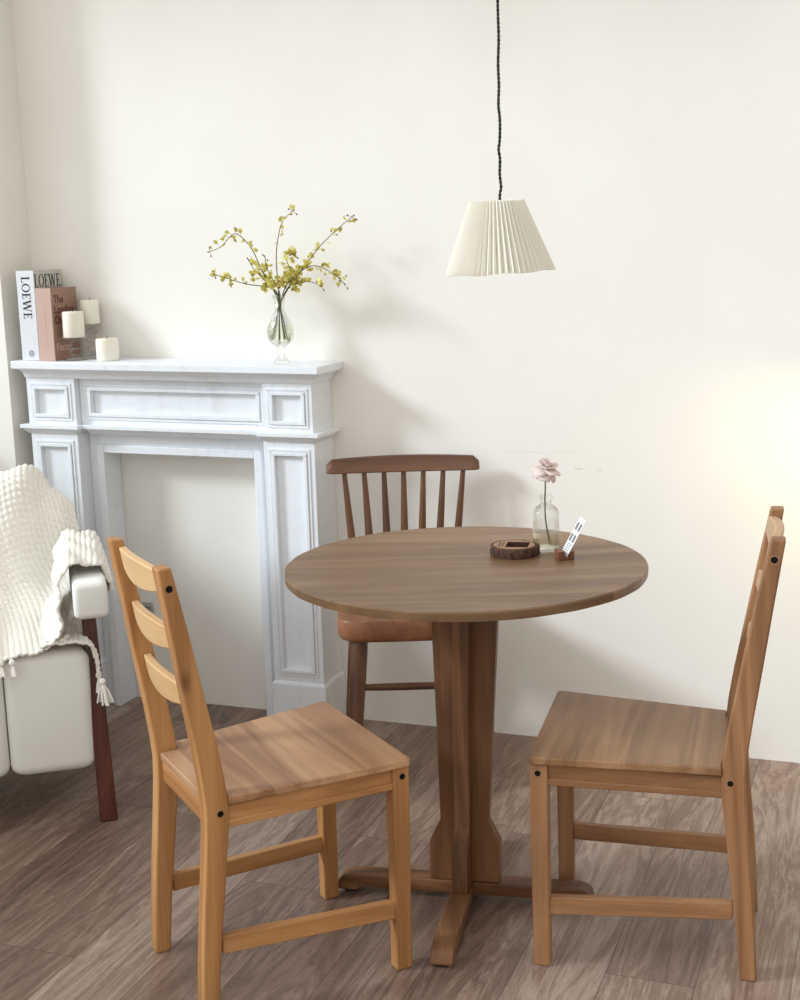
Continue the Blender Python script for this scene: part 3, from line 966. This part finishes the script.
def book(name_label, u0, u1, of, depth, h, spine_mat, cover_mat):
    uc = (u0+u1)/2
    root = empty('book', W(uc, of-depth/2, mz(uc)+.0005), WA)
    tag(root, name_label, 'book', 'books on the mantel')
    w = (u1-u0)/2; d = depth/2; c = .0028
    mb = MB()
    # cover: spine, two boards
    mb.box((-w, -d, 0), (w, -d+c, h))
    cov = mb.build('spine', spine_mat, root, bevel=.0012)
    for s in (-1, 1):
        mb = MB()
        mb.box((s*w-(c if s > 0 else 0), -d+c, 0), (s*w+(0 if s > 0 else c), d, h)); mb.build('cover', cover_mat, root, bevel=.0008)
    MB().box((-w+c, -d+c, .003), (w-c, d-.004, h-.003)).build('pages', M['pages'], root)
    return root, w, d
def fonttext(s, size, mat, parent, name, M4, ext=.0003):
    cu = bpy.data.curves.new(name, 'FONT'); cu.body = s; cu.size = size; cu.extrude = ext; cu.offset = .0006
    tmp = bpy.data.objects.new(name+'_tmp', cu)
    COL.objects.link(tmp)
    me = bpy.data.meshes.new_from_object(tmp)
    bpy.data.objects.remove(tmp)
    bpy.data.curves.remove(cu)
    me.transform(M4)
    o = bpy.data.objects.new(name, me); me.materials.clear(); me.materials.append(mat)
    return link(o, parent)
b1, w, d = book('tall pale grey book at the end of the mantel with large black spine capitals', -1.190, -1.126, .166, .150, .278, M['book_white'], M['book_cover'])
H1 = .278
po, wd_ = letters('LOEWE', .030)
mb = MB()                                  # spine: reads downwards
put_polys(mb, po, lambda a, b, e: (-.014+b, -d-.0001-e, H1-.018-a*1.02), .0005)
mb.build('spine_lettering', M['ink'], b1)
mb = MB()
for k in range(24):
    a, b = 2*PI*k/24, 2*PI*(k+1)/24
    mb.prism([(.0*1+R*math.cos(t)+.004, -d-.0001, .022+R*math.sin(t)) for t, R in ((a,.010),(b,.010),(b,.0075),(a,.0075))], [(R*math.cos(t)+.004, -d-.0006, .022+R*math.sin(t)) for t, R in ((a,.010),(b,.010),(b,.0075),(a,.0075))])
for x in (-.003, .003):
    mb.box((x+.004-.0012, -d-.0006, .016), (x+.004+.0012, -d-.0001, .028))
mb.box((.0, -d-.0006, .021), (.008, -d-.0001, .023))
mb.build('spine_emblem', M['emblem'], b1)
po, wt = letters('LOEWE.', .040)
kx = .146/wt
mb = MB()
put_polys(mb, po, lambda a, b, e: (w+.0001+e, -d+.003+a*kx, H1-.052+b), .0005)
mb.build('cover_lettering', M['ink'], b1)
b2, w2, d2 = book('shorter dusty rose and terracotta book standing against the pale grey book', -1.1225, -1.066, .170, .140, .224, M['book_pink'], M['book_brown'])
def cover_m(y, z, sx=1.0): return Matrix(((0,0,1,w2+.0003),(sx,0,0,y),(0,1,0,z),(0,0,0,1)))
for s, z, mt in (('The', .178, M['ink_red']), ('London', .146, M['ink_red']), ('Out', .114, M['ink_red']), ('Facts', .030, M['ink_pale'])):
    fonttext(s, .034, mt, b2, 'cover_lettering', cover_m(-d2+.012, z))
mb = MB()
for (z0, z1, x0, x1) in ((.05, .065, -.004, .004), (.075, .16, -.0025, .0025), (.17, .178, -.006, .006)):
    mb.box((x0, -d2-.0005, z0), (x1, -d2-.0001, z1))
mb.build('spine_lettering', M['ink_pale'], b2)

def candle(u, o, z, r, h, label, seed):
    root = empty('pillar_candle', W(u, o, z))
    tag(root, label, 'candle', 'ivory pillar candles')
    rg = random.Random(seed); ph = rg.uniform(0, 6)
    def fn(rr, zz, a): return rr*(1+.012*math.sin(3*a+ph))
    prof = [(r*.97, 0), (r, .003), (r, h*.5), (r*.99, h-.006), (r*.95, h-.001), (r*.86, h), (r*.74, h-.004), (r*.4, h-.0075), (r*.05, h-.008)]
    mb = MB(); mb.lathe(prof, n=40, fn=fn); mb.build('wax', M['wax'], root, smooth=60)
    mb = MB(); mb.tube([(0,0,h-.009), (.001,0,h+.001), (.003,.001,h+.007)], .0012, 8); mb.build('wick', M['wick'], root)
    return root
def holder(u, o, h, label, rp, rb):
    z = mz(u)+.0005
    root = empty('candle_holder', W(u, o, z))
    tag(root, label, 'candle holder', 'glass candle holders')
    base = [(rb, 0), (rb, .003), (rb*.8, .007), (rb*.35, .012), (rb*.22, .018)]
    mb = MB(); mb.lathe(base, n=36); mb.build('foot', M['glass_smoke'], root, smooth=60)
    zz = .018; n = max(1, round((h-.034)/.024)); seg = (h-.012-.018)/n
    pr = []
    for k in range(n):
        for q in (0, .12, .3, .5, .7, .88, 1):
            pr.append((.0065+.0125*math.sin(PI*q)**.8 if 0 < q < 1 else .0065, zz+k*seg+q*seg))
    pr2 = [pr[0]]
    for a in pr[1:]:
        if a[1]-pr2[-1][1] > 1e-5: pr2.append(a)
    mb = MB(); mb.lathe(pr2, n=28); mb.build('stem', M['glass_smoke'], root, smooth=70)
    mb = MB(); mb.lathe([(.008, h-.012), (rp*.7, h-.006), (rp*.97, h-.001), (rp, h+.003), (rp*.97, h+.003), (rp*.94, h), (.004, h-.0005)], n=36); mb.build('cup', M['glass_smoke'], root, smooth=60)
    return z+h
zt = holder(-1.020, .128, .071, 'short glass candle holder in front of the terracotta book', .038, .036)
candle(-1.020, .128, zt+.0006, .0335, .080, 'ivory pillar candle on the shorter glass holder before the books', 1)
zt = holder(-1.010, .046, .108, 'tall glass candle holder behind the shorter one near the wall', .038, .036)
candle(-1.010, .046, zt+.0006, .0295, .074, 'ivory pillar candle raised on the taller glass holder, highest of the three candles', 2)
candle(-.916, .108, mz(-.916)+.0006, .0350, .068, 'short ivory pillar candle standing directly on the mantel shelf', 3)

# vase with branches
VU, VO = -.322, .105
VZ = mz(VU)+.0005
vr = empty('glass_vase', W(VU, VO, VZ))
tag(vr, 'clear footed glass bulb vase holding yellow-green branches on the mantel', 'vase')
outer = [(.026, 0), (.027, .004), (.020, .010), (.012, .018), (.009, .030), (.010, .044), (.018, .052), (.0285, .059), (.0365, .070), (.0402, .084), (.0396, .098), (.0345, .114), (.0265, .130), (.0190, .146), (.0150, .160), (.0148, .170), (.0163, .182), (.0190, .195), (.0220, .200)]
inner = [(max(r-.0022, .002), z) for r, z in outer if z > .055][::-1] + [(.012, .056), (.002, .053)]
mb = MB(); mb.lathe(outer + [(.0215, .2005)] + inner, n=44); mb.build('vase_body', M['glass'], vr, smooth=60)
mb = MB(); mb.lathe([(.002, .054), (.012, .0575)]+[(r-.0026, z) for r, z in outer if .0575 < z < .112]+[(.0345, .1125), (.002, .1125)], n=40)
mb.build('water', M['water'], vr, smooth=60)

def leafpatch(mb, c, ax, up, L, Wd):
    """small cupped rounded leaf"""
    ax = ax.normalized(); sd = ax.cross(up); sd = sd.normalized() if sd.length > 1e-4 else Vector((1,0,0)); nn = sd.cross(ax)
    rows = []
    for t, w in ((0, .12), (.25, .75), (.55, 1.0), (.82, .75), (1, .12)):
        rows.append([c+ax*L*t+sd*Wd*w*s*.5+nn*(abs(s)*.22*w*Wd-.12*L*t*t) for s in (-1, 0, 1)])
    mb.grid(rows)
BR = [
 ('tallest upright branch in the mantel vase with a bent tip', [(-.318,1.264),(-.319,1.326),(-.318,1.43),(-.308,1.491),(-.289,1.539),(-.250,1.571)], .02, 9),
 ('long branch arching over towards the candles from the mantel vase', [(-.313,1.264),(-.337,1.338),(-.365,1.401),(-.395,1.469),(-.442,1.51),(-.486,1.474),(-.528,1.459)], .03, 26),
 ('low spreading branch reaching towards the books from the mantel vase', [(-.316,1.264),(-.336,1.345),(-.408,1.364),(-.470,1.384),(-.501,1.396)], .06, 18),
 ('straight branch slanting up towards the pendant lamp from the mantel vase', [(-.316,1.264),(-.285,1.344),(-.227,1.416),(-.185,1.463),(-.130,1.51),(-.073,1.55)], .0, 26),
 ('drooping full branch hanging out over the mantel end from the vase', [(-.313,1.264),(-.292,1.332),(-.242,1.392),(-.187,1.412),(-.128,1.39),(-.088,1.359)], .05, 52),
 ('short low branch under the drooping one in the mantel vase', [(-.313,1.264),(-.278,1.347),(-.216,1.367),(-.170,1.354)], .03, 22),
 ('shortest leafy sprig at the middle of the mantel vase', [(-.313,1.264),(-.316,1.338),(-.334,1.40),(-.335,1.443)], .05, 26),
 ('short full sprig leaning towards the candles in the mantel vase', [(-.316,1.264),(-.333,1.338),(-.392,1.401),(-.411,1.432)], .0, 28),
 ('short full sprig leaning towards the lamp in the mantel vase', [(-.313,1.264),(-.299,1.338),(-.269,1.386),(-.274,1.435),(-.243,1.447)], .04, 46),
]
for bi, (lab, pts, oo, nl) in enumerate(BR):
    rg = random.Random(100+bi)
    root = empty('flowering_branch', W(VU, VO, VZ+.058))
    tag(root, lab, 'branch', 'yellow branches in the mantel vase')
    inv = root.location
    ang = 2*PI*bi/9
    fa = pts[1][0]-VU
    # stem crosses the neck and fans out in the water on the other side
    base = [W(VU+.022*math.cos(ang)-.10*max(-.1, min(.1, fa))*1.2, VO+.022*math.sin(ang), VZ+.068+.004*rg.random()), W(VU+.013*math.cos(ang), VO+.011*math.sin(ang), VZ+.118), W(VU+.0045*math.cos(ang), VO+.0045*math.sin(ang), VZ+.160)]
    run = []
    for k, (u, z) in enumerate(pts[1:]):
        q = (k+1)/(len(pts)-1)
        run.append(W(u*(1), VO+.006+oo*q, z) if k else W(VU+(u-VU)*.75, VO+.004, z))
    path = [Vector(p) for p in catmull([tuple(p) for p in base+run], 46)]
    rad = [.0022-.0013*i/45 for i in range(46)]
    mb = MB(); mb.tube([p-inv for p in path], rad, 7); stem = mb.build('stem', M['stem'], root, smooth=60)
    lm = MB(); bd = MB(); nb = 0
    for k in range(nl):
        q = rg.uniform(.40, 1.0) if nl > 20 else rg.uniform(.55, 1.0)
        if nl > 24: q = .36+.64*rg.random()**1.25
        i = min(44, int(q*45)); p = path[i]
        if p.z < VZ+.222: i = next(k2 for k2 in range(46) if path[k2].z > VZ+.222); i += rg.randint(0, 4); p = path[i]
        t = (path[i+1]-path[i]).normalized()
        side = Vector((rg.uniform(-1,1), rg.uniform(-1,1), rg.uniform(-.6,1))).normalized()
        dd = (side-t*side.dot(t)).normalized()
        foot = p + dd*rg.uniform(.003, .013)
        lm.tube([p-inv, foot-inv], .0006, 4)
        for c in range(rg.choice((1, 2, 2, 3))):
            a2 = (dd + t*.7 + Vector((rg.uniform(-1,1), rg.uniform(-1,1), rg.uniform(-1,1)))*.7).normalized()
            upv = Vector((rg.uniform(-1,1), rg.uniform(-1,1), rg.uniform(-1,1)))
            L = rg.uniform(.011, .018)
            leafpatch(lm, foot-inv, a2, upv, L, L*.8)
        if rg.random() < .28:
            e = foot + (dd+t*.5)*rg.uniform(.004, .014)
            bd.tube([foot-inv, e-inv], .0005, 4)
            bd.lathe([(.0003, -.003), (.0022, -.0012), (.0022, .001), (.0004, .003)], c=e-inv, n=7); nb += 1
    for e in (path[-1], path[-1]+Vector((.008, 0, -.012)), path[-3]+Vector((-.006, 0, .010))):
        bd.tube([path[-2]-inv, e-inv], .0006, 4)
        bd.lathe([(.0003, -.003), (.0024, -.0012), (.0024, .001), (.0004, .003)], c=e-inv, n=7)
    nf = len(lm.bm.faces)
    tmp = bpy.data.meshes.new('tmp'); bd.bm.to_mesh(tmp); bd.bm.free(); lm.bm.from_mesh(tmp); bpy.data.meshes.remove(tmp)
    lm.bm.faces.ensure_lookup_table()
    for k in range(nf, len(lm.bm.faces)): lm.bm.faces[k].material_index = 1
    lo = lm.build('blossoms', M['blossom'], root, smooth=60, recalc=False)
    lo.data.materials.append(M['bud'])

# ------------------------------------------------------------------ pendant lamp
def pendant():
    px, py = .228, 2.95
    root = empty('pendant_lamp', (px, py, 1.402))
    tag(root, 'pendant lamp with a pleated cream shade on a twisted black cord above the table', 'pendant lamp')
    # shade: zigzag pleats
    np_ = 54; n = np_*4
    rings = []
    H = .150
    for k in range(9):
        q = k/8
        r = .1110 + (.0550-.1110)*q
        amp = .0072-.0036*q
        z = H*q
        ring = []
        for i in range(n):
            a = 2*PI*i/n
            ph = (i % 4)/4
            zig = (abs(ph*2-1)*2-1)
            wob = .0015*math.sin(5*a+1.3)*(1-q)
            ring.append(((r+amp*zig+wob)*math.cos(a), (r+amp*zig+wob)*math.sin(a), z+.0015*math.sin(7*a)*(1-q)))
        rings.append(ring)
    mb = MB(); mb.loft(rings, cap=False)
    sh = mb.build('lamp_shade', M['shade'], root, solid=.0008)
    sh.rotation_euler = (math.radians(1.0), math.radians(-2.0), 0)
    # ring and bulb holder at the top of the shade
    mb = MB()
    mb.tube([(.052*math.cos(2*PI*k/32), .052*math.sin(2*PI*k/32), H-.006) for k in range(33)], .0016, 8)
    for k in range(3):
        a = 2*PI*k/3
        mb.tube([(.012*math.cos(a), .012*math.sin(a), H-.016), (.052*math.cos(a), .052*math.sin(a), H-.006)], .0013, 6)
    mb.build('shade_ring', M['white_metal'], root, smooth=60)
    mb = MB(); mb.lathe([(.012, H-.055), (.018, H-.052), (.018, H-.022), (.013, H-.012), (.005, H-.006)], n=24); mb.build('lamp_socket', M['white_metal'], root, smooth=50)
    mb = MB(); mb.lathe([(.003, H-.125), (.016, H-.120), (.026, H-.105), (.026, H-.088), (.016, H-.066), (.012, H-.054)], n=24); mb.build('bulb', M['card'], root, smooth=60)
    # cord: two strands twisted round a slightly wavy line
    ctrl = [(.001, .148), (.002, .165), (.0045, .178), (.002, .205), (.003, .235), (.0005, .255), (.003, .275), (.004, .315), (.0015, .345), (.003, .385), (.002, .43), (.004, .48), (.003, .56), (.004, .70), (.003, .90), (.003, 1.10), (.003, 1.40), (.003, 1.975)]
    line = catmull([(x+.0015, 0, z) for x, z in ctrl], 760)
    for s in (0, PI):
        pts = []
        for i, p in enumerate(line):
            a = s + p[2]/.017*2*PI
            pts.append((p[0]+.0018*math.cos(a), p[1]+.0018*math.sin(a), p[2]))
        mb = MB(); mb.tube(pts, .0017, 6); mb.build('cord', M['cord'], root, smooth=60)
    mb = MB(); mb.lathe([(.01, 1.968), (.04, 1.972), (.048, 1.984), (.05, 1.9975)], n=32); mb.build('ceiling_rose', M['white_metal'], root, smooth=50)
pendant()

# ------------------------------------------------------------------ things on the table
ZT = TH+.0006
# bottle vase
bx_, by_ = .3325, 3.040
bo = empty('bottle_vase', (bx_, by_, ZT))
tag(bo, 'clear ribbed glass bottle half full of water holding a pink rose on the table', 'vase')
out = [(.0275, 0), (.0298, .003), (.0302, .010), (.0302, .028), (.0296, .030), (.0302, .032), (.0302, .068), (.0296, .070), (.0302, .072), (.0300, .082), (.0282, .092), (.0235, .100), (.0160, .105), (.0128, .108), (.0124, .116), (.0130, .119), (.0158, .121), (.0162, .125), (.0145, .128)]
inn = [(.0120, .128), (.0104, .118), (.0104, .108), (.0150, .1025), (.0222, .0975), (.0265, .090), (.0280, .080), (.0282, .012), (.0260, .006), (.002, .0055)]
mb = MB(); mb.lathe(out+inn, n=48); mb.build('bottle_body', M['glass'], bo, smooth=50)
mb = MB(); mb.lathe([(.002, .0060), (.0258, .0066), (.0278, .0125), (.0278, .042), (.002, .042)], n=40); mb.build('water', M['water'], bo, smooth=50)
# rose
ro = empty('rose', (bx_, by_, ZT+.007))
tag(ro, 'single pale pink rose standing in the glass bottle on the table', 'flower')
q = Vector((bx_, by_, ZT+.007))
tip = Vector((-.0065, .0, .180))
mb = MB()
mb.tube([Vector(p) for p in catmull([(.009, 0, .002), (.004, 0, .030), (-.001, .001, .065), (-.002, .001, .100), (-.001, 0, .140), (.0, 0, .172)], 20)], [.0016]*20, 8)
mb.build('stem', M['stem_wet'], ro, smooth=60)
mb = MB()
rg = random.Random(5)
axis = Vector((.20, -.28, 1)).normalized()
e1 = axis.cross(Vector((0,1,0))).normalized(); e2 = axis.cross(e1)
base = Vector((.001, 0, .176))
for ring, (n, tilt, L, Wd, lift) in enumerate(((3, .10, .026, .020, .002), (4, .30, .029, .024, .001), (5, .62, .032, .029, 0), (5, 1.05, .032, .031, -.001), (5, 1.50, .029, .029, -.002))):
    for k in range(n):
        a = 2*PI*k/n + ring*.7 + rg.uniform(-.15, .15)
        rad = e1*math.cos(a)+e2*math.sin(a); tan = axis.cross(rad)
        tl = tilt+rg.uniform(-.12, .12)
        rows = []
        for t in (0, .2, .45, .7, .9, 1):
            w = (.35+.65*math.sin(PI*min(1, t*.62+.08)))*(1 if t < .95 else .7)
            cur = tl*(.5+.9*t)
            cen = base + axis*lift + rad*(L*t*math.sin(cur)+.0025) + axis*L*t*math.cos(cur)*.95
            row = []
            for s in (-1, -.5, 0, .5, 1):
                row.append(cen + tan*Wd*w*s*.5 - rad*(.30*Wd*w*s*s*(1-.4*t)) + axis*(-.002*s*s*t))
            rows.append(row)
        mb.grid(rows)
mb.build('bloom', M['petal'], ro, smooth=60, solid=.0006, recalc=False)
mb = MB()
for k in range(5):
    a = 2*PI*k/5+.4
    rad = e1*math.cos(a)+e2*math.sin(a)
    leafpatch(mb, base-axis*.002, (rad*.8-axis*.55), axis, .016, .006)
mb.lathe([(.0015, -.006), (.0045, -.002), (.0055, .003), (.003, .006)], c=base, n=12)
mb.build('sepals', M['sepal'], ro, smooth=60, solid=.0005, recalc=False)

# wood slice tray
ws = empty('wood_slice_tray', (.256, 3.006, ZT), math.radians(-12))
tag(ws, 'round wood slice tray with dark bark edge and square recess on the table', 'tray')
N = 96
def brk(a, z): return .0545*(1+.030*math.sin(5*a+1)+.022*math.sin(11*a+.5)+.020*math.sin(23*a+2*z*90)+.012*math.sin(41*a))
rings = []
for z, s in ((0, .985), (.003, 1.0), (.009, 1.012), (.016, 1.005), (.0205, .99), (.022, .965)):
    rings.append([(brk(2*PI*k/N, z)*s*math.cos(2*PI*k/N), brk(2*PI*k/N, z)*s*math.sin(2*PI*k/N), z) for k in range(N)])
rings.append([(.047*math.cos(2*PI*k/N), .047*math.sin(2*PI*k/N), .0222) for k in range(N)])
mb = MB(); mb.loft(rings, cap=False)
mb.f([mb.v((p[0], p[1], 0)) for p in rings[0]][::-1])
mb.build('bark', M['bark'], ws, smooth=50)
def sq(k, w, h, cx):
    a = 2*PI*k/N; c, s = math.cos(a), math.sin(a)
    t = min(w/abs(c) if abs(c) > 1e-6 else 9, h/abs(s) if abs(s) > 1e-6 else 9)
    return (cx+t*c, t*s)
r0 = [(.0472*math.cos(2*PI*k/N), .0472*math.sin(2*PI*k/N), .0222) for k in range(N)]
r1 = [(*sq(k, .0255, .0265, .008), .0222) for k in range(N)]
mb = MB(); mb.loft([r0, r1], cap=False); mb.build('sawn_face', M['slice'], ws)
r2 = [(x, y, .0095) for x, y, z in r1]
mb = MB(); mb.loft([[(x, y, .0221) for x, y, z in r1], r2], cap=False); mb.f([mb.v(p) for p in r2]); mb.build('recess', M['recess'], ws)
for x in (-.0255, -.0335):
    mb = MB(); mb.box((x-.0018, -.022, .0218), (x+.0018, .022, .0228)); mb.build('slot', M['recess'], ws)

# card stand
cs = empty('card_stand', (.363, 2.953, ZT), math.radians(8))
tag(cs, 'small wooden block card stand beside the glass bottle on the table', 'card stand')
mb = MB()
mb.box((-.018, -.020, 0), (-.0035, .020, .019)); mb.box((.0085, -.020, 0), (.018, .020, .019)); mb.box((-.0036, -.020, 0), (.0086, .020, .006))
mb.build('wooden_block', M['blockwood'], cs, bevel=.001)
card = empty('menu_card', (.363, 2.953, ZT+.0085))
tag(card, 'upright white printed card slanting out of the small wooden stand', 'card')
upv = Vector((.49, .06, .87)).normalized(); wv = Vector((.24, -.97, 0)).normalized()
wv = (wv-upv*wv.dot(upv)).normalized(); nv = wv.cross(upv).normalized()
CM = Matrix((( wv.x, nv.x, upv.x, 0), (wv.y, nv.y, upv.y, 0), (wv.z, nv.z, upv.z, 0), (0,0,0,1)))
def crd(name, mat, boxes):
    mb = MB()
    for a, b in boxes: mb.box(a, b, CM)
    return mb.build(name, mat, card)
crd('card_sheet', M['card'], [((-.019, -.0008, -.001), (.019, .0008, .090))])
fr = []
for s in (-1, 1):
    y0, y1 = (.0009, .0012) if s > 0 else (-.0012, -.0009)
    for x0 in (-.0145, .003):
        for z0 in (.032, .060):
            fr.append(((x0, y0, z0), (x0+.011, y1, z0+.018)))
    for z0 in (.010, .015, .020, .025):
        fr.append(((-.0145, y0, z0), (.0135, y1, z0+.002)))
crd('printing', M['ink_grey'], fr)

# ------------------------------------------------------------------ light
w = bpy.data.worlds.new('World'); SC.world = w; w.use_nodes = True
nt = w.node_tree; bg = nt.nodes['Background']
# daylight comes in from the window side, the far side of the room is dimmer and warmer
tc = nt.nodes.new('ShaderNodeTexCoord')
dp = nt.nodes.new('ShaderNodeVectorMath'); dp.operation = 'DOT_PRODUCT'
nt.links.new(tc.outputs['Generated'], dp.inputs[0])
dp.inputs[1].default_value = (W(-1, .45, .75) - W(0, 0, 0)).normalized()
mr = nt.nodes.new('ShaderNodeMapRange'); mr.inputs[1].default_value = -.6; mr.inputs[2].default_value = 1.0
nt.links.new(dp.outputs['Value'], mr.inputs[0])
rp = nt.nodes.new('ShaderNodeValToRGB')
rp.color_ramp.elements[0].color = (.56, .53, .47, 1); rp.color_ramp.elements[1].color = (1.22, 1.26, 1.28, 1)
nt.links.new(mr.outputs[0], rp.inputs[0]); nt.links.new(rp.outputs[0], bg.inputs[0])
bg.inputs[1].default_value = 1.0
sun = bpy.data.lights.new('window_daylight', 'SUN'); sun.energy = 2.1; sun.angle = math.radians(11); sun.color = (.80, .91, 1.0)
so = link(bpy.data.objects.new('window_daylight', sun))
dirv = (W(.17, -.10, -.10) - W(0, 0, 0)).normalized()
so.rotation_euler = dirv.to_track_quat('-Z', 'Y').to_euler()
so.location = W(-3, 2.5, 3)
wl = bpy.data.lights.new('wall_lamp', 'SPOT'); wl.energy = 6.5; wl.color = (1, .78, .34); wl.shadow_soft_size = .05
wl.spot_size = math.radians(110); wl.spot_blend = .8
wo = link(bpy.data.objects.new('wall_lamp', wl)); wo.location = W(1.44, .24, 1.02)
wo.rotation_euler = (W(1.10, 0, .72) - W(1.44, .24, 1.02)).to_track_quat('-Z', 'Y').to_euler()

# ------------------------------------------------------------------ camera
cam = bpy.data.cameras.new('camera'); co = link(bpy.data.objects.new('camera', cam))
cam.sensor_fit = 'VERTICAL'; cam.sensor_height = 36; cam.lens = 36*1357.13/1000
p, r = .1874, .0296
fwd = Vector((0, math.cos(p), -math.sin(p))); right = Vector((1, 0, 0)); down = fwd.cross(right)
R0 = right*math.cos(r) + down*math.sin(r); D0 = -right*math.sin(r) + down*math.cos(r)
mw = Matrix((( R0.x, -D0.x, -fwd.x, 0), (R0.y, -D0.y, -fwd.y, 0), (R0.z, -D0.z, -fwd.z, 1.4704), (0,0,0,1)))
co.matrix_world = mw
cam.clip_start = .05
SC.camera = co

vs = SC.view_settings
vs.view_transform = 'Standard'; vs.look = 'None'; vs.exposure = 0.13; vs.gamma = 1.0; vs.use_curve_mapping = False
SC.display_settings.display_device = 'sRGB'
